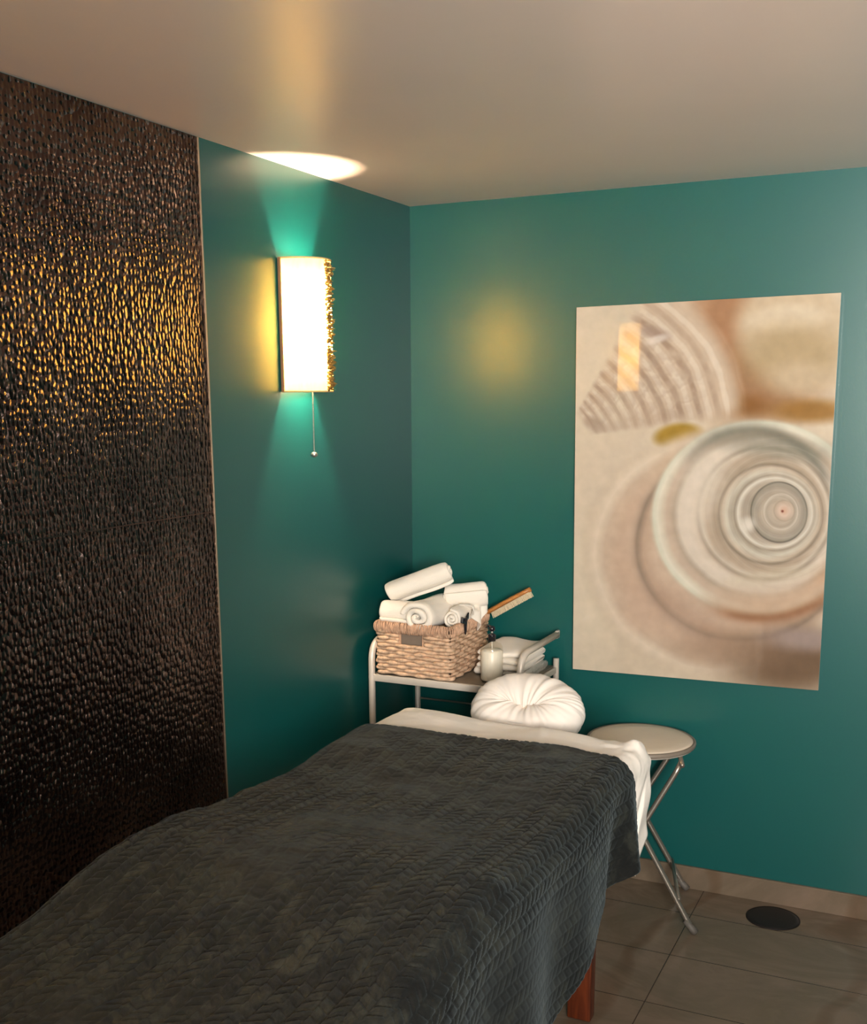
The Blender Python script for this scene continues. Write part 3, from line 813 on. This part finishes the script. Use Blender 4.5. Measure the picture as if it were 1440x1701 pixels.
    ring(835, 912, 335, 312, .06, [(.70, (204, 186, 168)), (.84, (222, 210, 196)), (.93, (216, 204, 190)), (1.0, (172, 162, 146)), (1.06, (190, 176, 160))])
    # lower orange brown band and dark crease
    th = np.arctan2(y-900, x-835); rr = np.hypot((x-835)/1.0, (y-900)/1.0)
    mix((150, 106, 78), .85*np.exp(-((rr-400)/28)**2)*sstep(.55, .9, th)*sstep(2.3, 1.8, th))
    mix((196, 160, 130), .7*np.exp(-((rr-345)/40)**2)*sstep(.35, .7, th)*sstep(2.2, 1.7, th))
    mix((96, 98, 90), .65*np.exp(-((rr-300+40*np.sin(th+1.2))/26)**2)*sstep(-2.7, -2.3, th)*sstep(-.1, -.6, th))
    ring(850, 902, 262, 258, .06, [(.72, (170, 156, 138)), (.86, (186, 170, 152)), (.93, (206, 194, 178)), (.985, (154, 144, 130)), (1.04, (180, 166, 150))], -.2)
    ring(872, 905, 205, 195, .06, [(.68, (156, 148, 132)), (.82, (206, 200, 186)), (.92, (198, 184, 166)), (.98, (140, 128, 114)), (1.04, (192, 178, 160))], -.2)
    ring(888, 900, 158, 148, .06, [(.66, (164, 154, 140)), (.80, (182, 172, 158)), (.90, (222, 216, 204)), (.98, (158, 148, 134)), (1.04, (190, 180, 166))], -.15)
    ring(905, 898, 110, 118, .03, [(.55, (186, 174, 158)), (.80, (168, 160, 148)), (.93, (158, 152, 140)), (.985, (104, 100, 92)), (1.04, (186, 178, 164))], 0)
    ring(912, 896, 68, 72, .05, [(.4, (196, 182, 166)), (.8, (176, 166, 152)), (.96, (206, 196, 182)), (1.05, (150, 142, 130))])
    ring(925, 892, 40, 40, .10, [(.0, (206, 170, 150)), (.5, (214, 192, 176)), (.9, (190, 174, 158)), (1.05, (150, 140, 126))])
    blob(918, 894, 5, 5, .5, (120, 70, 60), .9)
    # strong left highlight glancing on the small whorl
    blob(590, 830, 60, 170, .9, (226, 214, 200), .6, .1); blob(785, 945, 26, 26, .7, (236, 230, 220), .8, .6); blob(640, 780, 60, 130, .8, (224, 214, 200), .5, .4)
    # right side fades blue-grey, top right beyond the shell
    blob(900, 650, 210, 42, .7, (132, 132, 120), .6, .12)
    # bottom
    blob(560, 1290, 190, 60, .8, (178, 150, 132), .5, .5)
    blob(960, 1470, 230, 120, .6, (112, 90, 72), .9, -.1)
    blob(1000, 1385, 150, 40, .7, (166, 150, 146), .85, .05)
    blob(700, 1420, 170, 70, .8, (156, 130, 110), .6)
    blob(850, 1215, 260, 50, .6, (206, 190, 172), .45, -.12)
    blob(880, 1140, 170, 26, .6, (200, 188, 166), .5, -.15)
    # fine growth lines round the spire
    r1 = np.hypot(x-905, (y-898)); fade = sstep(330, 200, r1)*sstep(20, 60, r1)
    ln = .5+.5*np.sin(r1*.22+np.arctan2(y-898, x-905)*1.0+n1)
    mix((128, 116, 102), fade*sstep(.75, 1.0, ln)*.10)
    mix((236, 228, 214), fade*sstep(.25, .0, ln)*.12)
    img[:] = img*(1+.03*n2[:, None])
    return lin(np.clip(img, 0, 255))*.68
ptg = thing('shell_picture', 'glossy unframed panel picture of a cream spiral seashell on the teal wall', 'picture', ((AX0+AX1)/2, -.02, AZ0))
nu_, nv_ = 400, 600
uu, vv = np.meshgrid(np.linspace(0, 1, nu_+1), np.linspace(0, 1, nv_+1))
rgb = paint(uu, vv)
YF = -.0300
Xg = AX0+uu*AW; Zg = AZ1-vv*AH
vs = np.stack([Xg.ravel(), np.full(uu.size, YF), Zg.ravel()], 1)
idx = np.arange(uu.size).reshape(uu.shape)
fs = np.stack([idx[:-1, :-1].ravel(), idx[1:, :-1].ravel(), idx[1:, 1:].ravel(), idx[:-1, 1:].ravel()], 1)
pr = mesh_obj('printed_face', vs.tolist(), fs.tolist(), None, ptg, False)
pr.matrix_parent_inverse = ptg.matrix_basis.inverted()
ca = pr.data.color_attributes.new('print', 'FLOAT_COLOR', 'POINT')
ca.data.foreach_set('color', np.concatenate([rgb, np.ones((len(rgb), 1))], 1).ravel())
t = NT('glossy_print'); at = t.n('ShaderNodeAttribute'); at.attribute_name = 'print'
t.l(at.outputs['Color'], t.b.inputs['Base Color']); t.set(Roughness=.03, IOR=1.5)
pr.data.materials.append(t.m)
EDGE = simple('bright_acrylic_edge', (.62, .60, .55, 1), .2, .3, .03)
e = MB().box((AX0, YF+.0006, AZ0), (AX1, YF+.010, AZ1), .0008); e.build('acrylic_panel', EDGE, ptg, False)
for sx in (AX0+.08, AX1-.08):
    for sz in (AZ0+.08, AZ1-.08):
        MB().tube([(sx, YF+.008, sz), (sx, -.0005, sz)], .010).build('standoff', METAL, ptg)
# hangs a touch askew
ctr = Vector(((AX0+AX1)/2, 0, (AZ0+AZ1)/2))
Rm = Matrix.Translation(ctr) @ Matrix.Rotation(-.0132, 4, 'Y') @ Matrix.Translation(-ctr)
ptg.matrix_basis = Rm @ ptg.matrix_basis
